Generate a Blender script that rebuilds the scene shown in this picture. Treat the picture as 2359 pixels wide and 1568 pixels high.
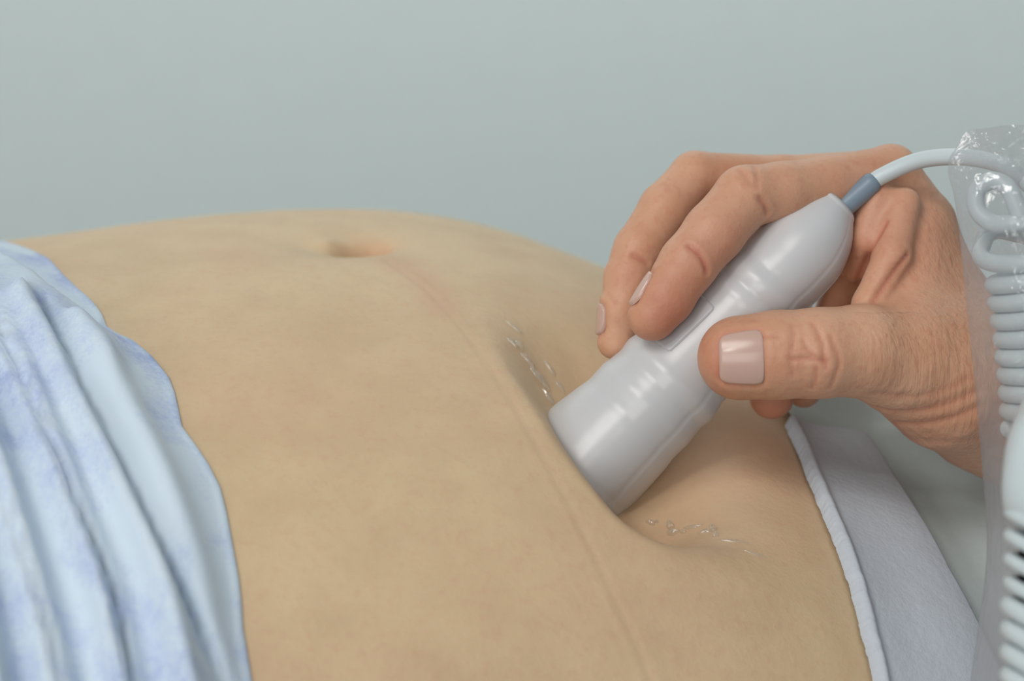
import bpy, math, random
import numpy as np
from mathutils import Vector
from mathutils.bvhtree import BVHTree

for o in list(bpy.data.objects):
    bpy.data.objects.remove(o, do_unlink=True)
scn = bpy.context.scene
C = scn.collection
rng = np.random.default_rng(4)
random.seed(4)

# ------------------------------------------------------------------ camera
IW, IH = 2359.0, 1568.0
LENS, SENSOR = 55.0, 23.6
FPX = IW * LENS / SENSOR
PITCH = math.radians(18)
REF = np.array([0.0, 0.0, 0.93])               # the hand, 0.6 m in front of the lens
D0 = 0.60
RIGHT = np.array([1.0, 0, 0])
FWD = np.array([0, math.cos(PITCH), -math.sin(PITCH)])
UP = np.array([0, math.sin(PITCH), math.cos(PITCH)])
CAM = REF - FWD * D0
cd = bpy.data.cameras.new('camera')
cam = bpy.data.objects.new('camera', cd)
C.objects.link(cam)
cam.location = CAM
cam.rotation_euler = (math.pi / 2 - PITCH, 0, 0)
cd.lens, cd.sensor_width, cd.sensor_fit = LENS, SENSOR, 'HORIZONTAL'
cd.clip_start = 0.02
cd.dof.use_dof = True
cd.dof.focus_distance = 0.583
cd.dof.aperture_fstop = 6.3
scn.camera = cam

# ------------------------------------------------------------------ light
scn.view_settings.view_transform = 'Standard'
scn.view_settings.look = 'None'
scn.view_settings.gamma = 1
scn.view_settings.use_curve_mapping = False
scn.view_settings.exposure = -0.04
world = bpy.data.worlds.new('room_light')
scn.world = world
world.use_nodes = True
bg = world.node_tree.nodes['Background']
bg.inputs[0].default_value = (0.86, 0.95, 1.0, 1)
bg.inputs[1].default_value = 0.30


def area_light(name, loc, rot, sx, sy, power, col):
    ld = bpy.data.lights.new(name, 'AREA')
    ld.shape, ld.size, ld.size_y = 'RECTANGLE', sx, sy
    ld.energy, ld.color = power, col
    o = bpy.data.objects.new(name, ld)
    C.objects.link(o)
    o.location, o.rotation_euler = loc, rot
    return o


def aim(loc):
    return (Vector((0, 0.05, 0.93)) - Vector(loc)).to_track_quat('-Z', 'Y').to_euler()


area_light('window_light', (-1.2, -3.0, 1.95), aim((-1.2, -3.0, 1.95)), 2.2, 1.3, 31, (1.0, 0.98, 0.95))
area_light('ceiling_light', (-0.85, -1.15, 2.62), aim((-0.85, -1.15, 2.62)), 1.2, 0.6, 18, (1.0, 0.97, 0.92))
area_light('wall_fill_light', (0.1, 0.55, 2.62), (math.radians(72), 0, 0), 2.4, 0.3, 47, (1.0, 0.98, 0.95))  # unseen light, added to brighten the back wall


# small bulbs of the examination lamp over the camera's left shoulder
for bx, bz in ((0, 0), (-0.045, 0.01), (0.045, 0.01), (-0.025, 0.05), (0.03, 0.05)):
    ld = bpy.data.lights.new('examination_lamp_bulb', 'POINT')
    ld.energy, ld.shadow_soft_size, ld.color = 0.9, 0.009, (1.0, 0.98, 0.96)
    lo_ = bpy.data.objects.new('examination_lamp_bulb', ld)
    C.objects.link(lo_)
    lo_.location = (-0.45 + bx, -0.80, 1.62 + bz)


# ------------------------------------------------------------------ helpers
def U(px, py, d):
    return CAM + d * (FWD + RIGHT * ((px - IW / 2) / FPX) - UP * ((py - IH / 2) / FPX))


def to_px(P):
    v = np.asarray(P) - CAM
    z = v @ FWD
    return np.stack([IW / 2 + FPX * (v @ RIGHT) / z, IH / 2 - FPX * (v @ UP) / z, z], -1)


def ray_dir(px, py):
    v = FWD + RIGHT * ((px - IW / 2) / FPX) - UP * ((py - IH / 2) / FPX)
    return v / np.linalg.norm(v)


def link(o, parent=None):
    C.objects.link(o)
    if parent is not None:
        o.parent = parent
    return o


def tag(o, label=None, cat=None, group=None, kind=None):
    for k, v in (('label', label), ('category', cat), ('group', group), ('kind', kind)):
        if v:
            o[k] = v
    return o


def mesh_obj(name, V, F, mat, parent=None, smooth=True, attrs=None):
    me = bpy.data.meshes.new(name)
    V = np.asarray(V, dtype=np.float32)
    if isinstance(F, np.ndarray):
        n = len(F)
        k = F.shape[1]
        me.vertices.add(len(V))
        me.vertices.foreach_set('co', V.ravel())
        me.loops.add(n * k)
        me.loops.foreach_set('vertex_index', F.astype(np.int32).ravel())
        me.polygons.add(n)
        me.polygons.foreach_set('loop_start', np.arange(0, n * k, k, dtype=np.int32))
        me.update(calc_edges=True)
    else:
        me.from_pydata([tuple(map(float, v)) for v in V], [], F)
    if smooth:
        me.polygons.foreach_set('use_smooth', np.ones(len(me.polygons), dtype=bool))
    if attrs:
        for k, v in attrs.items():
            a = me.attributes.new(k, 'FLOAT', 'POINT')
            a.data.foreach_set('value', np.asarray(v, dtype=np.float32))
    me.validate()
    me.materials.append(mat)
    o = bpy.data.objects.new(name, me)
    return link(o, parent)


def grid_faces(nu, nv, wrap_v=False, flip=False):
    i, j = np.meshgrid(np.arange(nu - 1), np.arange(nv if wrap_v else nv - 1), indexing='ij')
    j2 = (j + 1) % nv
    f = np.stack([i * nv + j, (i + 1) * nv + j, (i + 1) * nv + j2, i * nv + j2], -1).reshape(-1, 4)
    return f[:, ::-1] if flip else f


def interp1(x, xs, ys):
    """smooth (monotone-ish cubic) interpolation through knots"""
    xs, ys = np.asarray(xs, float), np.asarray(ys, float)
    m = np.gradient(ys, xs)
    x = np.clip(x, xs[0], xs[-1])
    k = np.clip(np.searchsorted(xs, x) - 1, 0, len(xs) - 2)
    h = xs[k + 1] - xs[k]
    t = (x - xs[k]) / h
    return ((2 * t**3 - 3 * t**2 + 1) * ys[k] + (t**3 - 2 * t**2 + t) * h * m[k]
            + (-2 * t**3 + 3 * t**2) * ys[k + 1] + (t**3 - t**2) * h * m[k + 1])


def smooth_path(P, n):
    P = np.asarray(P, float)
    s = np.r_[0, np.cumsum(np.linalg.norm(np.diff(P, axis=0), axis=1))]
    q = np.linspace(0, s[-1], n)
    return np.stack([interp1(q, s, P[:, k]) for k in range(P.shape[1])], -1)


def sstep(x, a, b):
    t = np.clip((x - a) / (b - a), 0, 1)
    return t * t * (3 - 2 * t)


def vnoise(P, freq, seed=0):
    """cheap smooth noise, -1..1"""
    r = np.random.default_rng(seed)
    out = 0
    for k in range(6):
        w = r.normal(size=P.shape[-1])
        w /= np.linalg.norm(w)
        out = out + np.sin((P @ w) * freq * (0.7 + 0.25 * k) + r.uniform(0, 6.28))
    return out / 3.2


def poly_dist(P, Q):
    """distance of points P (n,k) to polyline Q (m,k)"""
    best = np.full(len(P), 1e9)
    for a, b in zip(Q[:-1], Q[1:]):
        ab = b - a
        h = np.clip(((P - a) @ ab) / (ab @ ab + 1e-12), 0, 1)
        best = np.minimum(best, np.linalg.norm(P - a - h[:, None] * ab, axis=1))
    return best


def tube(path, rad, nseg=16, cap=True):
    path = np.asarray(path, float)
    n = len(path)
    rad = np.broadcast_to(np.asarray(rad, float), (n,))
    T = np.gradient(path, axis=0)
    T /= np.linalg.norm(T, axis=1)[:, None]
    N = np.zeros_like(T)
    ref = np.array([0.12, 1.0, 0.21])
    v = ref - T[0] * (ref @ T[0])
    N[0] = v / np.linalg.norm(v)
    for i in range(1, n):
        v = N[i - 1] - T[i] * (N[i - 1] @ T[i])
        N[i] = v / np.linalg.norm(v)
    B = np.cross(T, N)
    th = np.linspace(0, 2 * math.pi, nseg, endpoint=False)
    V = path[:, None] + rad[:, None, None] * (np.cos(th)[None, :, None] * N[:, None] + np.sin(th)[None, :, None] * B[:, None])
    V = V.reshape(-1, 3)
    F = [tuple(f) for f in grid_faces(n, nseg, True).tolist()]
    if cap:
        F.append(tuple(range(nseg)))
        F.append(tuple(range((n - 1) * nseg, n * nseg))[::-1])
    return V, F


# ------------------------------------------------------------------ materials
def mat(name):
    m = bpy.data.materials.new(name)
    m.use_nodes = True
    nt = m.node_tree
    return m, nt, nt.nodes['Principled BSDF']


def srgb(r, g, b):
    f = lambda c: (c / 255 / 12.92) if c / 255 <= 0.04045 else ((c / 255 + 0.055) / 1.055) ** 2.4
    return (f(r), f(g), f(b), 1)


def noise_node(nt, scale, detail=3, rough=0.5, vec=None, dist=0):
    n = nt.nodes.new('ShaderNodeTexNoise')
    n.inputs['Scale'].default_value = scale
    n.inputs['Detail'].default_value = detail
    n.inputs['Roughness'].default_value = rough
    n.inputs['Distortion'].default_value = dist
    if vec is not None:
        nt.links.new(vec, n.inputs['Vector'])
    return n


def obj_coords(nt, scale=(1, 1, 1), rot=(0, 0, 0)):
    tc = nt.nodes.new('ShaderNodeTexCoord')
    mp = nt.nodes.new('ShaderNodeMapping')
    mp.inputs['Scale'].default_value = scale
    mp.inputs['Rotation'].default_value = rot
    nt.links.new(tc.outputs['Object'], mp.inputs['Vector'])
    return mp.outputs['Vector']


def ramp(nt, fac, stops):
    r = nt.nodes.new('ShaderNodeValToRGB')
    el = r.color_ramp.elements
    el[0].position, el[0].color = stops[0]
    el[1].position, el[1].color = stops[-1]
    for p, c in stops[1:-1]:
        e = el.new(p)
        e.color = c
    nt.links.new(fac, r.inputs[0])
    return r.outputs[0]


def mixc(nt, fac, a, b, mode='MIX'):
    m = nt.nodes.new('ShaderNodeMix')
    m.data_type = 'RGBA'
    m.blend_type = mode
    for s, v in ((m.inputs[0], fac), (m.inputs[6], a), (m.inputs[7], b)):
        if hasattr(v, 'links'):
            nt.links.new(v, s)
        else:
            s.default_value = v
    return m.outputs[2]


def math_node(nt, op, a, b=0.0):
    m = nt.nodes.new('ShaderNodeMath')
    m.operation = op
    for s, v in ((m.inputs[0], a), (m.inputs[1], b)):
        if hasattr(v, 'links'):
            nt.links.new(v, s)
        else:
            s.default_value = v
    return m.outputs[0]


def bump(nt, height, strength, dist, bsdf, normal=None):
    b = nt.nodes.new('ShaderNodeBump')
    b.inputs['Strength'].default_value = strength
    b.inputs['Distance'].default_value = dist
    nt.links.new(height, b.inputs['Height'])
    if normal is not None:
        nt.links.new(normal, b.inputs['Normal'])
    if bsdf is not None:
        nt.links.new(b.outputs[0], bsdf.inputs['Normal'])
    return b.outputs[0]


def attr(nt, name):
    a = nt.nodes.new('ShaderNodeAttribute')
    a.attribute_name = name
    return a.outputs['Fac']


def skin_material(name, base, blotch, red, rough=0.5, wrinkle=0.0):
    m, nt, b = mat(name)
    v = obj_coords(nt)
    n1 = noise_node(nt, 55, 3, 0.55, v)
    n2 = noise_node(nt, 420, 2, 0.6, v)
    n3 = noise_node(nt, 16, 2, 0.5, v)
    c = mixc(nt, ramp(nt, n1.outputs[0], [(0.38, (0, 0, 0, 1)), (0.68, (1, 1, 1, 1))]), base, blotch)
    f2 = math_node(nt, 'MULTIPLY', ramp(nt, n2.outputs[0], [(0.5, (0, 0, 0, 1)), (0.75, (1, 1, 1, 1))]), 0.28)
    c = mixc(nt, f2, c, red)
    f3 = math_node(nt, 'MULTIPLY', ramp(nt, n3.outputs[0], [(0.45, (0, 0, 0, 1)), (0.7, (1, 1, 1, 1))]), 0.22)
    c = mixc(nt, f3, c, red)
    c = mixc(nt, attr(nt, 'flush'), c, red)
    nt.links.new(c, b.inputs['Base Color'])
    b.inputs['Roughness'].default_value = rough
    b.inputs['Specular IOR Level'].default_value = 0.32
    b.inputs['Subsurface Weight'].default_value = 0.22
    b.inputs['Subsurface Radius'].default_value = (1.0, 0.38, 0.2)
    b.inputs['Subsurface Scale'].default_value = 0.004
    pores = noise_node(nt, 1500, 2, 0.6, v)
    nrm = bump(nt, pores.outputs[0], 0.12, 0.0006, None)
    nrm = bump(nt, n2.outputs[0], 0.12, 0.0012, None, nrm)
    if wrinkle:
        # fine parallel skin lines, running up to the right across the hand
        wv = obj_coords(nt, (1, 1, 0.13), (0, math.radians(-32), 0))
        w = noise_node(nt, 620, 2, 0.5, wv, 0.25)
        h = math_node(nt, 'MULTIPLY', w.outputs[0], attr(nt, 'wrinkle'))
        nrm = bump(nt, h, wrinkle, 0.0016, None, nrm)
    nt.links.new(nrm, b.inputs['Normal'])
    return m


def plain(name, col, rough=0.5, spec=0.5, sss=0.0, bump_scale=None, bump_amt=0.1, bump_d=0.0005):
    m, nt, b = mat(name)
    v = obj_coords(nt)
    n = noise_node(nt, bump_scale or 60, 3, 0.5, v)
    c2 = tuple(x * 0.93 for x in col[:3]) + (1,)
    nt.links.new(mixc(nt, n.outputs[0], col, c2), b.inputs['Base Color'])
    b.inputs['Roughness'].default_value = rough
    b.inputs['Specular IOR Level'].default_value = spec
    if sss:
        b.inputs['Subsurface Weight'].default_value = sss
        b.inputs['Subsurface Radius'].default_value = (1, 0.9, 0.9)
        b.inputs['Subsurface Scale'].default_value = 0.002
    if bump_scale:
        bump(nt, n.outputs[0], bump_amt, bump_d, b)
    return m


M = {}
M['skin'] = skin_material('patient_skin', srgb(216, 190, 153), srgb(208, 181, 145), srgb(206, 158, 130), 0.55)
M['hand'] = skin_material('hand_skin', srgb(214, 168, 138), srgb(206, 154, 122), srgb(190, 116, 96), 0.46, wrinkle=0.36)
M['nail'] = plain('nail', srgb(206, 172, 158), 0.22, 0.5, 0.25)
M['probe'] = plain('probe_plastic', srgb(208, 208, 210), 0.29, 0.5, 0.4, 38, 0.10, 0.002)
M['panel'] = plain('button_plastic', srgb(196, 196, 199), 0.32, 0.5)
M['relief'] = plain('grey_rubber', srgb(128, 145, 160), 0.38, 0.5)
M['cable'] = plain('cable_jacket', srgb(205, 216, 219), 0.38, 0.5)
M['black'] = plain('gap_black', srgb(22, 22, 26), 0.5)
M['wall'] = plain('painted_wall', srgb(208, 220, 219), 0.7, 0.2, 0, 90, 0.05, 0.001)
M['ceiling'] = plain('ceiling_paint', srgb(228, 230, 228), 0.8, 0.2)
M['floor'] = plain('vinyl_floor', srgb(140, 142, 140), 0.5, 0.4)
M['couch'] = plain('couch_vinyl', srgb(110, 125, 135), 0.45, 0.4)
M['metal'] = plain('couch_steel', srgb(190, 192, 195), 0.35, 0.5)


def paper_material(name, col, scale, amt):
    m, nt, b = mat(name)
    v = obj_coords(nt)
    n1 = noise_node(nt, scale, 3, 0.6, v)
    n2 = noise_node(nt, scale * 0.12, 2, 0.5, v)
    c2 = tuple(x * 0.9 for x in col[:3]) + (1,)
    c = mixc(nt, n1.outputs[0], col, c2)
    nt.links.new(c, b.inputs['Base Color'])
    b.inputs['Roughness'].default_value = 0.85
    b.inputs['Specular IOR Level'].default_value = 0.15
    nrm = bump(nt, n1.outputs[0], amt, 0.0008, None)
    bump(nt, n2.outputs[0], amt * 0.6, 0.004, b, nrm)
    return m


M['paper'] = paper_material('paper_towel', srgb(198, 205, 214), 700, 0.25)
M['sheet'] = paper_material('cotton_sheet', srgb(196, 208, 208), 500, 0.12)

# tie-dyed gown: pale blue ground, soft violet-blue clouds with a speckled grain
m, nt, b = mat('gown_cotton')
v = obj_coords(nt)
n1 = noise_node(nt, 30, 4, 0.6, v, 0.4)
n2 = noise_node(nt, 900, 3, 0.7, v)
n3 = noise_node(nt, 150, 3, 0.6, v)
f = math_node(nt, 'ADD', n1.outputs[0], math_node(nt, 'MULTIPLY', math_node(nt, 'SUBTRACT', n2.outputs[0], 0.5), 0.30))
f = math_node(nt, 'ADD', f, math_node(nt, 'MULTIPLY', math_node(nt, 'SUBTRACT', n3.outputs[0], 0.5), 0.22))
c = ramp(nt, f, [(0.46, srgb(210, 224, 236)), (0.58, srgb(196, 210, 233)), (0.76, srgb(156, 172, 216))])
nt.links.new(c, b.inputs['Base Color'])
b.inputs['Roughness'].default_value = 0.9
b.inputs['Specular IOR Level'].default_value = 0.1
b.inputs['Sheen Weight'].default_value = 0.15
bump(nt, n2.outputs[0], 0.15, 0.0006, b)
M['gown'] = m



def film_gloss(nt, normal, base, gain):
    lw = nt.nodes.new('ShaderNodeLayerWeight')
    lw.inputs[0].default_value = 0.5
    nt.links.new(normal, lw.inputs['Normal'])
    p = math_node(nt, 'POWER', lw.outputs['Facing'], 4.0)
    return math_node(nt, 'ADD', math_node(nt, 'MULTIPLY', p, gain), base)


# clear gel: mostly see-through with a wet gloss
m, nt, b = mat('clear_gel')
out = nt.nodes['Material Output']
tr = nt.nodes.new('ShaderNodeBsdfTransparent')
tr.inputs[0].default_value = (0.97, 0.96, 0.93, 1)
gl = nt.nodes.new('ShaderNodeBsdfGlossy')
gl.inputs['Roughness'].default_value = 0.06
df = nt.nodes.new('ShaderNodeBsdfDiffuse')
df.inputs[0].default_value = srgb(235, 232, 222)
v = obj_coords(nt)
nn = noise_node(nt, 320, 3, 0.6, v)
bn = bump(nt, nn.outputs[0], 0.2, 0.0008, None)
nt.links.new(bn, gl.inputs['Normal'])
m1 = nt.nodes.new('ShaderNodeMixShader')
m1.inputs[0].default_value = 0.18
nt.links.new(tr.outputs[0], m1.inputs[1])
nt.links.new(df.outputs[0], m1.inputs[2])
m2 = nt.nodes.new('ShaderNodeMixShader')
nt.links.new(film_gloss(nt, bn, 0.09, 0.25), m2.inputs[0])
nt.links.new(m1.outputs[0], m2.inputs[1])
nt.links.new(gl.outputs[0], m2.inputs[2])
nt.links.new(m2.outputs[0], out.inputs[0])
M['gel'] = m

# thin plastic film: see-through, milky, with glossy crinkles
m, nt, b = mat('plastic_film')
out = nt.nodes['Material Output']
tr = nt.nodes.new('ShaderNodeBsdfTransparent')
tr.inputs[0].default_value = (0.97, 0.97, 0.97, 1)
gl = nt.nodes.new('ShaderNodeBsdfGlossy')
gl.inputs['Roughness'].default_value = 0.12
df = nt.nodes.new('ShaderNodeBsdfDiffuse')
df.inputs[0].default_value = srgb(222, 220, 224)
tl = nt.nodes.new('ShaderNodeBsdfTranslucent')
tl.inputs[0].default_value = srgb(222, 220, 224)
ms = nt.nodes.new('ShaderNodeMixShader')
ms.inputs[0].default_value = 0.4
nt.links.new(df.outputs[0], ms.inputs[1])
nt.links.new(tl.outputs[0], ms.inputs[2])
v = obj_coords(nt)
nn = noise_node(nt, 95, 4, 0.65, v, 1.2)
bn = bump(nt, nn.outputs[0], 0.35, 0.003, None)
nt.links.new(bn, gl.inputs['Normal'])
m1 = nt.nodes.new('ShaderNodeMixShader')
nt.links.new(math_node(nt, 'ADD', math_node(nt, 'MULTIPLY', attr(nt, 'haze'), 0.22), 0.19), m1.inputs[0])
nt.links.new(tr.outputs[0], m1.inputs[1])
nt.links.new(ms.outputs[0], m1.inputs[2])
m2 = nt.nodes.new('ShaderNodeMixShader')
nt.links.new(film_gloss(nt, bn, 0.10, 0.25), m2.inputs[0])
nt.links.new(m1.outputs[0], m2.inputs[1])
nt.links.new(gl.outputs[0], m2.inputs[2])
nt.links.new(m2.outputs[0], out.inputs[0])
M['film'] = m


# ------------------------------------------------------------------ room
def box(name, lo, hi, material, parent=None, bevel=0.0):
    lo, hi = np.array(lo, float), np.array(hi, float)
    V = [[(lo, hi)[i][0], (lo, hi)[j][1], (lo, hi)[k][2]] for i in (0, 1) for j in (0, 1) for k in (0, 1)]
    F = [(0, 1, 3, 2), (4, 6, 7, 5), (0, 4, 5, 1), (2, 3, 7, 6), (0, 2, 6, 4), (1, 5, 7, 3)]
    o = mesh_obj(name, V, F, material, parent, smooth=False)
    if bevel:
        md = o.modifiers.new('bevel', 'BEVEL')
        md.width, md.segments = bevel, 3
    return o


WALL_Y = 1.55
tag(box('wall_back', (-2.6, WALL_Y, 0), (2.6, WALL_Y + 0.1, 2.7), M['wall']), 'plain pale grey green wall behind the patient', kind='structure')
tag(box('floor', (-2.6, -2.6, -0.1), (2.6, WALL_Y + 0.1, 0), M['floor']), 'grey vinyl floor of the room', kind='structure')

# ------------------------------------------------------------------ patient body
ALPHA = math.radians(20)
AX = np.array([math.cos(ALPHA), math.sin(ALPHA), 0])     # along the body, to the feet
TX = np.array([math.sin(ALPHA), -math.cos(ALPHA), 0])    # across the body, to the camera
NAVEL = U(845, 563, 0.66)
ORG = np.array([NAVEL[0], NAVEL[1], 0])
TOPZ = NAVEL[2] + 0.001
HALF_H = 0.10
BED_Z = TOPZ - 0.185
TOP_A = [-0.40, -0.25, -0.15, -0.08, -0.03, 0.0, 0.03, 0.06, 0.09, 0.12, 0.15, 0.19, 0.25, 0.35, 0.50]
TOP_Z = [-0.012, -0.006, -0.003, -0.0008, 0.0009, 0.0, -0.0035, -0.0118, -0.0255, -0.0415, -0.0545, -0.074, -0.094, -0.098, -0.098]


def top_of(a):
    return TOPZ + interp1(a, TOP_A, TOP_Z)


def half_w(a):
    return interp1(a, [-0.4, -0.15, 0.0, 0.12, 0.25, 0.5], [0.168, 0.170, 0.174, 0.184, 0.19, 0.185])


def at_of(P):
    q = np.asarray(P) - ORG
    return q @ AX, q @ TX


def shell_z(a, t):
    u = np.clip(1 - (t / half_w(a)) ** 2, 0, 1)
    return top_of(a) - HALF_H + HALF_H * np.sqrt(u)


def hit_shell(px, py):
    """(a, t) where a sight line meets the undented torso"""
    d = np.linspace(0.45, 0.75, 3001)
    P = CAM + d[:, None] * (FWD + RIGHT * ((px - IW / 2) / FPX) - UP * ((py - IH / 2) / FPX))
    a, t = at_of(P)
    k = int(np.argmax(P[:, 2] < shell_z(a, t)))
    return a[k], t[k]


# brim of the dent that the probe presses into the groin: (pixel, depth of the dent there)
BRIM = [((1120, 675), 0.0), ((1160, 740), 0.006), ((1205, 835), 0.019), ((1262, 915), 0.029), ((1340, 1028), 0.033), ((1402, 1108), 0.036), ((1448, 1162), 0.031),
        ((1530, 1214), 0.018), ((1640, 1250), 0.010), ((1760, 1295), 0.005), ((1900, 1340), 0.0)]
_b = smooth_path(np.array([[*hit_shell(*p), 0.1 * d] for p, d in BRIM]), 90)
_t0, _t1 = _b[0, :2] - _b[3, :2], _b[-1, :2] - _b[-4, :2]
_k = np.linspace(0.07, 0.004, 12)[:, None]
BRIM_AT = np.concatenate([_b[0, :2] + _k * _t0 / np.linalg.norm(_t0), _b[:, :2], _b[-1, :2] + _k[::-1] * _t1 / np.linalg.norm(_t1)])
BRIM_D = np.r_[np.zeros(12), np.maximum(_b[:, 2] * 10, 0), np.zeros(12)]


def dent_of(a, t):
    sh = a.shape
    P = np.stack([a.ravel(), t.ravel()], -1)
    out = np.zeros(len(P))
    sel = np.where((P[:, 0] > -0.04) & (P[:, 0] < 0.24) & (P[:, 1] > -0.06) & (P[:, 1] < 0.16))[0]
    Q = P[sel]
    acc = np.zeros(len(Q))
    num = np.zeros(len(Q))
    den = np.zeros(len(Q))
    best = np.full(len(Q), 1e9)
    sg = np.zeros(len(Q))
    for k in range(len(BRIM_AT) - 1):
        p0, p1 = BRIM_AT[k], BRIM_AT[k + 1]
        e = p1 - p0
        h = np.clip(((Q - p0) @ e) / (e @ e), 0, 1)
        r = Q - p0 - h[:, None] * e
        d = np.linalg.norm(r, axis=1)
        m = d < best
        best = np.where(m, d, best)
        sg = np.where(m, np.sign(e[0] * (Q[:, 1] - p0[1]) - e[1] * (Q[:, 0] - p0[0])), sg)
        w = np.linalg.norm(e) / (d * d + 0.008 ** 2) ** 1.8
        den += w
        num += w * (BRIM_D[k] * (1 - h) + BRIM_D[k + 1] * h)
        acc += 1 / (d + 0.0015) ** 7
    soft = np.maximum(acc ** (-1 / 7) * 1.16 - 0.0015, 0)
    mixw = sstep(best, 0.004, 0.016)
    s_ = (best * (1 - mixw) + soft * mixw) * sg * DENT_SIDE
    dep = num / den
    prof = sstep(s_, -0.007, 0.016) * (1 - sstep(s_, 0.020, 0.080))
    out[sel] = dep * prof
    return out.reshape(sh)


DENT_SIDE = -1.0


def body_point(a, phi):
    """a along the body, phi 0 = near side, pi/2 = top, pi = far side"""
    W = half_w(a)
    c, s = np.cos(phi), np.sin(phi)
    n = 2.0
    t = W * np.sign(c) * np.abs(c) ** (2 / n)
    z0 = top_of(a)
    z = z0 - HALF_H + HALF_H * np.sign(s) * np.abs(s) ** (2 / n)
    up = np.clip(s * 2.2, 0, 1)
    # navel: a hollow with a deeper slit
    da, dt = a - 0.001, t + 0.000
    hol = 0.0045 * np.exp(-((da + 0.006) / 0.014) ** 2 - (dt / 0.010) ** 2)
    slit = 0.014 * np.exp(-(da / np.where(da < 0, 0.0075, 0.0034)) ** 2 - np.abs((dt + 0.0002) / 0.0032) ** 2)
    hol = hol - 0.0025 * np.exp(-((da + 0.010) / 0.005) ** 2 - ((dt + 0.004) / 0.005) ** 2)
    z = z - up * (hol + slit)
    # the probe's dent, steep on the brim, long and soft beyond
    dent = dent_of(a, t)
    z = z - up * dent
    z = np.maximum(z, BED_Z + 0.0005)
    return ORG + a[..., None] * AX + t[..., None] * TX + z[..., None] * np.array([0, 0, 1.0])


av = np.r_[np.linspace(-0.40, -0.14, 22)[:-1], np.linspace(-0.14, 0.22, 470), np.linspace(0.22, 0.50, 26)[1:]]
pv = np.r_[np.linspace(-math.pi * 0.5, 0.02 * math.pi, 26)[:-1], np.linspace(0.02 * math.pi, 0.78 * math.pi, 440),
           np.linspace(0.78 * math.pi, 1.5 * math.pi, 40)[1:-1]]
Ag, Pg = np.meshgrid(av, pv, indexing='ij')
BV = body_point(Ag, Pg)
nu_, nv_ = Ag.shape
BF = grid_faces(nu_, nv_, True, flip=True)
BVf = BV.reshape(-1, 3)


def vert_normals(V, F):
    N = np.zeros_like(V)
    fn = np.cross(V[F[:, 2]] - V[F[:, 0]], V[F[:, 3]] - V[F[:, 1]])
    for k in range(4):
        np.add.at(N, F[:, k], fn)
    return N / (np.linalg.norm(N, axis=1)[:, None] + 1e-12)


def make_bvh(V, F):
    return BVHTree.FromPolygons([Vector(v) for v in V.tolist()], F.tolist())


# coarse copy for ray casts
cs = BV[::2, ::2]
body_bvh = make_bvh(cs.reshape(-1, 3), grid_faces(cs.shape[0], cs.shape[1], True, flip=True))


def cast(bvh, px, py):
    h = bvh.ray_cast(Vector(CAM), Vector(ray_dir(px, py)))
    return (np.array(h[0]), np.array(h[1])) if h[0] is not None else (None, None)


def surf_line(bvh, pts, n=40):
    q = smooth_path(np.array(pts, float), n)
    r = [cast(bvh, *p)[0] for p in q]
    return np.array([p for p in r if p is not None])


BN = vert_normals(BVf, BF)
flush = np.zeros(len(BVf))
# marks left on the skin by a waistband: a fine ridge between two faint grooves
band = surf_line(body_bvh, [(880, 592), (1000, 683), (1090, 790), (1150, 880), (1250, 1048), (1310, 1160), (1365, 1270), (1420, 1385), (1465, 1480), (1510, 1600)], 60)
dl = poly_dist(BVf, band)
disp = 0.00010 * np.exp(-(dl / 0.0007) ** 2) - 0.00008 * np.exp(-((dl - 0.0019) / 0.0009) ** 2)
band2 = surf_line(body_bvh, [(1130, 790), (1225, 940), (1300, 1075), (1370, 1200), (1440, 1340), (1500, 1480), (1530, 1600)], 50)
dl2 = poly_dist(BVf, band2)
disp = disp - 0.00007 * np.exp(-(dl2 / 0.0013) ** 2)
flush += 0.05 * np.exp(-((dl - 0.0012) / 0.001) ** 2)
rl = surf_line(body_bvh, [(905, 600), (980, 650), (1020, 710)], 20)
flush += 0.42 * np.exp(-(poly_dist(BVf, rl) / 0.006) ** 2)
# pressed skin round the probe is flushed
pc = U(1480, 1090, 0.61)
flush += 0.28 * np.exp(-(np.linalg.norm((BVf - U(1560, 1060, 0.615)) * np.array([1, 0.7, 0.8]), axis=1) / 0.032) ** 2)
flush += 0.30 * np.exp(-(np.linalg.norm(BVf - U(1750, 1060, 0.615), axis=1) / 0.022) ** 2)
flush += 0.7 * np.exp(-(np.linalg.norm(BVf - NAVEL - np.array([0.002, 0, -0.004]), axis=1) / 0.007) ** 2)  # navel's own red-brown, strengthened to stand in for shade in the hollow
BVd = BVf + BN * disp[:, None]
caps = []
body = mesh_obj('person', BVd, BF, M['skin'], attrs={'flush': np.clip(flush, 0, 1)})
tag(body, 'patient lying on the back with a bare belly under the probe', 'person')


# end caps are under the gown and the sheet, closed so the torso is solid
def close_ends(o, nu, nv):
    import bmesh
    bm = bmesh.new()
    bm.from_mesh(o.data)
    bm.verts.ensure_lookup_table()
    bm.faces.new([bm.verts[j] for j in range(nv)])
    bm.faces.new([bm.verts[(nu - 1) * nv + j] for j in range(nv)][::-1])
    bm.to_mesh(o.data)
    bm.free()


close_ends(body, nu_, nv_)


def body_ap(P):
    """body parameters (a, phi) of a point on the surface"""
    a, t = at_of(P)
    return a, math.acos(max(-1, min(1, t / float(half_w(np.array(a))))))


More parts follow.
